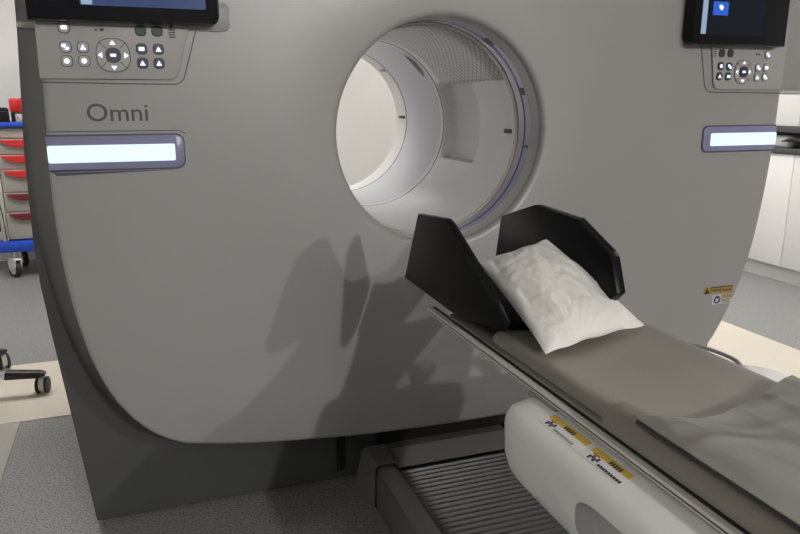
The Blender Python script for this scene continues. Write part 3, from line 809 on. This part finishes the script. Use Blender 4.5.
# ------------------------------------------------------------------ rolling stool
hx, hy = -.964, 3.518
ST = empty('rolling_stool', 'rolling stool with chrome and black star base on the beige floor strip', 'stool', (hx, hy, 0))
a0 = math.atan2(3.475-hy, -.566-hx); RR = .400
for k in range(5):
    a = a0+k*2*PI/5; c, s = math.cos(a), math.sin(a)
    fn = lambda u, v, t, c=c, s=s: (u*c-t*s, u*s+t*c, v)
    bm = bmesh.new()
    prism(bm, [(.03, .095), (.25, .088), (.265, .092), (.265, .114), (.03, .145)], fn, -.020, .020, .006, 2)
    lg = obj('leg', bm, 'chrome', ST, 40)
    bm = bmesh.new(); prism(bm, [(.24, .084), (.39, .084), (.417, .088), (.42, .100), (.40, .112), (.25, .126)], fn, -.023, .023, .008, 3)
    obj('leg_cap', bm, 'black_plastic', lg, 40)
    ex, ey = RR*c, RR*s
    ha = [PI/2-.15, 2.0, .6, 2.6, 1.2][k]; hc, hs = math.cos(ha), math.sin(ha)
    g = lambda u, v, t, ex=ex, ey=ey, hc=hc, hs=hs: (ex+u*hc-t*hs, ey+u*hs+t*hc, v+.0415)
    bm = bmesh.new()
    for sg in (-1, 1): prism(bm, ell(0, 0, .040, .040, 24), g, sg*.012, sg*.026, .004, 2, True)
    cw = obj('caster', bm, 'rubber', ST, 40)
    bm = bmesh.new(); prism(bm, ell(0, .006, .033, .036, 20), g, -.0115, .0115); obj('caster_hood', bm, 'caster_white', cw, 40)
    bm = bmesh.new(); tube(bm, [(ex, ey, .06), (ex, ey, .092)], .008, 8); obj('caster_stem', bm, 'steel', cw)
obj('hub', tube(bmesh.new(), [(0, 0, .07), (0, 0, .16)], .042, 20), 'black_plastic', ST, 40)
obj('gas_column', tube(bmesh.new(), [(0, 0, .16), (0, 0, .30), (0, 0, .301), (0, 0, .56)], .02, 16, [.025, .025, .014, .014]), 'chrome', ST, 40)
bm = bmesh.new(); tube(bm, [(0, 0, .56), (0, 0, .575), (0, 0, .62), (0, 0, .635)], .16, 36, [.14, .16, .16, .14]); obj('seat', bm, 'black_vinyl', ST, 50)

# ------------------------------------------------------------------ cabinets at the right wall
ys_ = [(2.9, 3.9), (3.9, 4.9), (4.9, 5.9)]
names = ['third from the back wall', 'middle one', 'nearest the back wall']
for (ya, yb), nm_ in zip(ys_, names):
    c = empty('base_cabinet', 'white two-door base cabinet along the right wall, '+nm_, 'cabinet', (0, 0, 0), group='white base cabinets along the right wall')
    box('carcass', 'cab_white', 4.441, 5.045, ya+.001, yb-.001, .125, .965, c)
    ym = (ya+yb)/2
    for p, q in ((ya, ym), (ym, yb)): box('door', 'cab_white', 4.42, 4.4405, p+.0025, q-.0025, .127, .962, c, .002)
    box('kickboard', 'cab_kick', 4.47, 4.50, ya+.001, yb-.001, .002, .124, c)
    u = empty('wall_cabinet', 'white wall cabinet above the dark shelf rail, '+nm_, 'cabinet', (0, 0, 0), group='white wall cabinets along the right wall')
    box('carcass', 'cab_white', 4.441, 5.045, ya+.001, yb-.001, 1.165, 2.05, u)
    for p, q in ((ya, ym), (ym, yb)): box('door', 'cab_white', 4.42, 4.4405, p+.0025, q-.0025, 1.167, 2.048, u, .002)
ct = empty('countertop', 'dark worktop with a black shelf rail along the right wall cabinets', 'countertop', (0, 0, 0))
box('worktop', 'base_dark', 4.405, 5.045, 2.9, 5.9, .967, 1.005, ct, .003)
box('upper_rail', 'base_dark', 4.405, 4.47, 2.9, 5.9, 1.120, 1.163, ct, .003)
box('backboard', 'base_dark', 5.00, 5.045, 2.9, 5.9, 1.006, 1.119, ct)
for (ya, yb), lab in (((3.975, 4.12), 'white box lying in the gap above the dark worktop, nearer the scanner'), ((3.62, 3.86), 'white folded towel lying in the gap above the dark worktop')):
    o = box('supply_box', 'label_white', 4.43, 4.60, ya, yb, 1.006, 1.095, None, .02, 3); tag(o, lab, 'box')
bm = bmesh.new(); tube(bm, [(4.415, 4.02, 1.055), (4.41, 3.95, 1.068), (4.41, 3.85, 1.066), (4.41, 3.70, 1.062)], .012, 8, [.004, .014, .013, .010])
bx(bm, 4.40, 4.428, 3.70, 3.73, 1.0055, 1.062)
o = obj('clip_tool', bm, 'black_plastic', None, 50); tag(o, 'black clamp in front of the white boxes on the dark worktop', 'clamp')

# ------------------------------------------------------------------ world, camera, look
w = bpy.data.worlds.new('room_air'); sc.world = w; w.use_nodes = True
w.node_tree.nodes['Background'].inputs[0].default_value = (.9, .93, 1, 1); w.node_tree.nodes['Background'].inputs[1].default_value = .05
cam = bpy.data.cameras.new('camera'); co = bpy.data.objects.new('camera', cam); COL.objects.link(co)
cam.sensor_width = 36; cam.lens = 700/800*36; cam.clip_start = .02
co.location = (0, 0, 1.35); co.rotation_euler = (math.radians(90-13.4), 0, math.radians(-19.4))
sc.camera = co
sc.view_settings.view_transform = 'Standard'; sc.view_settings.look = 'None'
sc.view_settings.gamma = 1; sc.view_settings.use_curve_mapping = False
sc.view_settings.exposure = 1.2
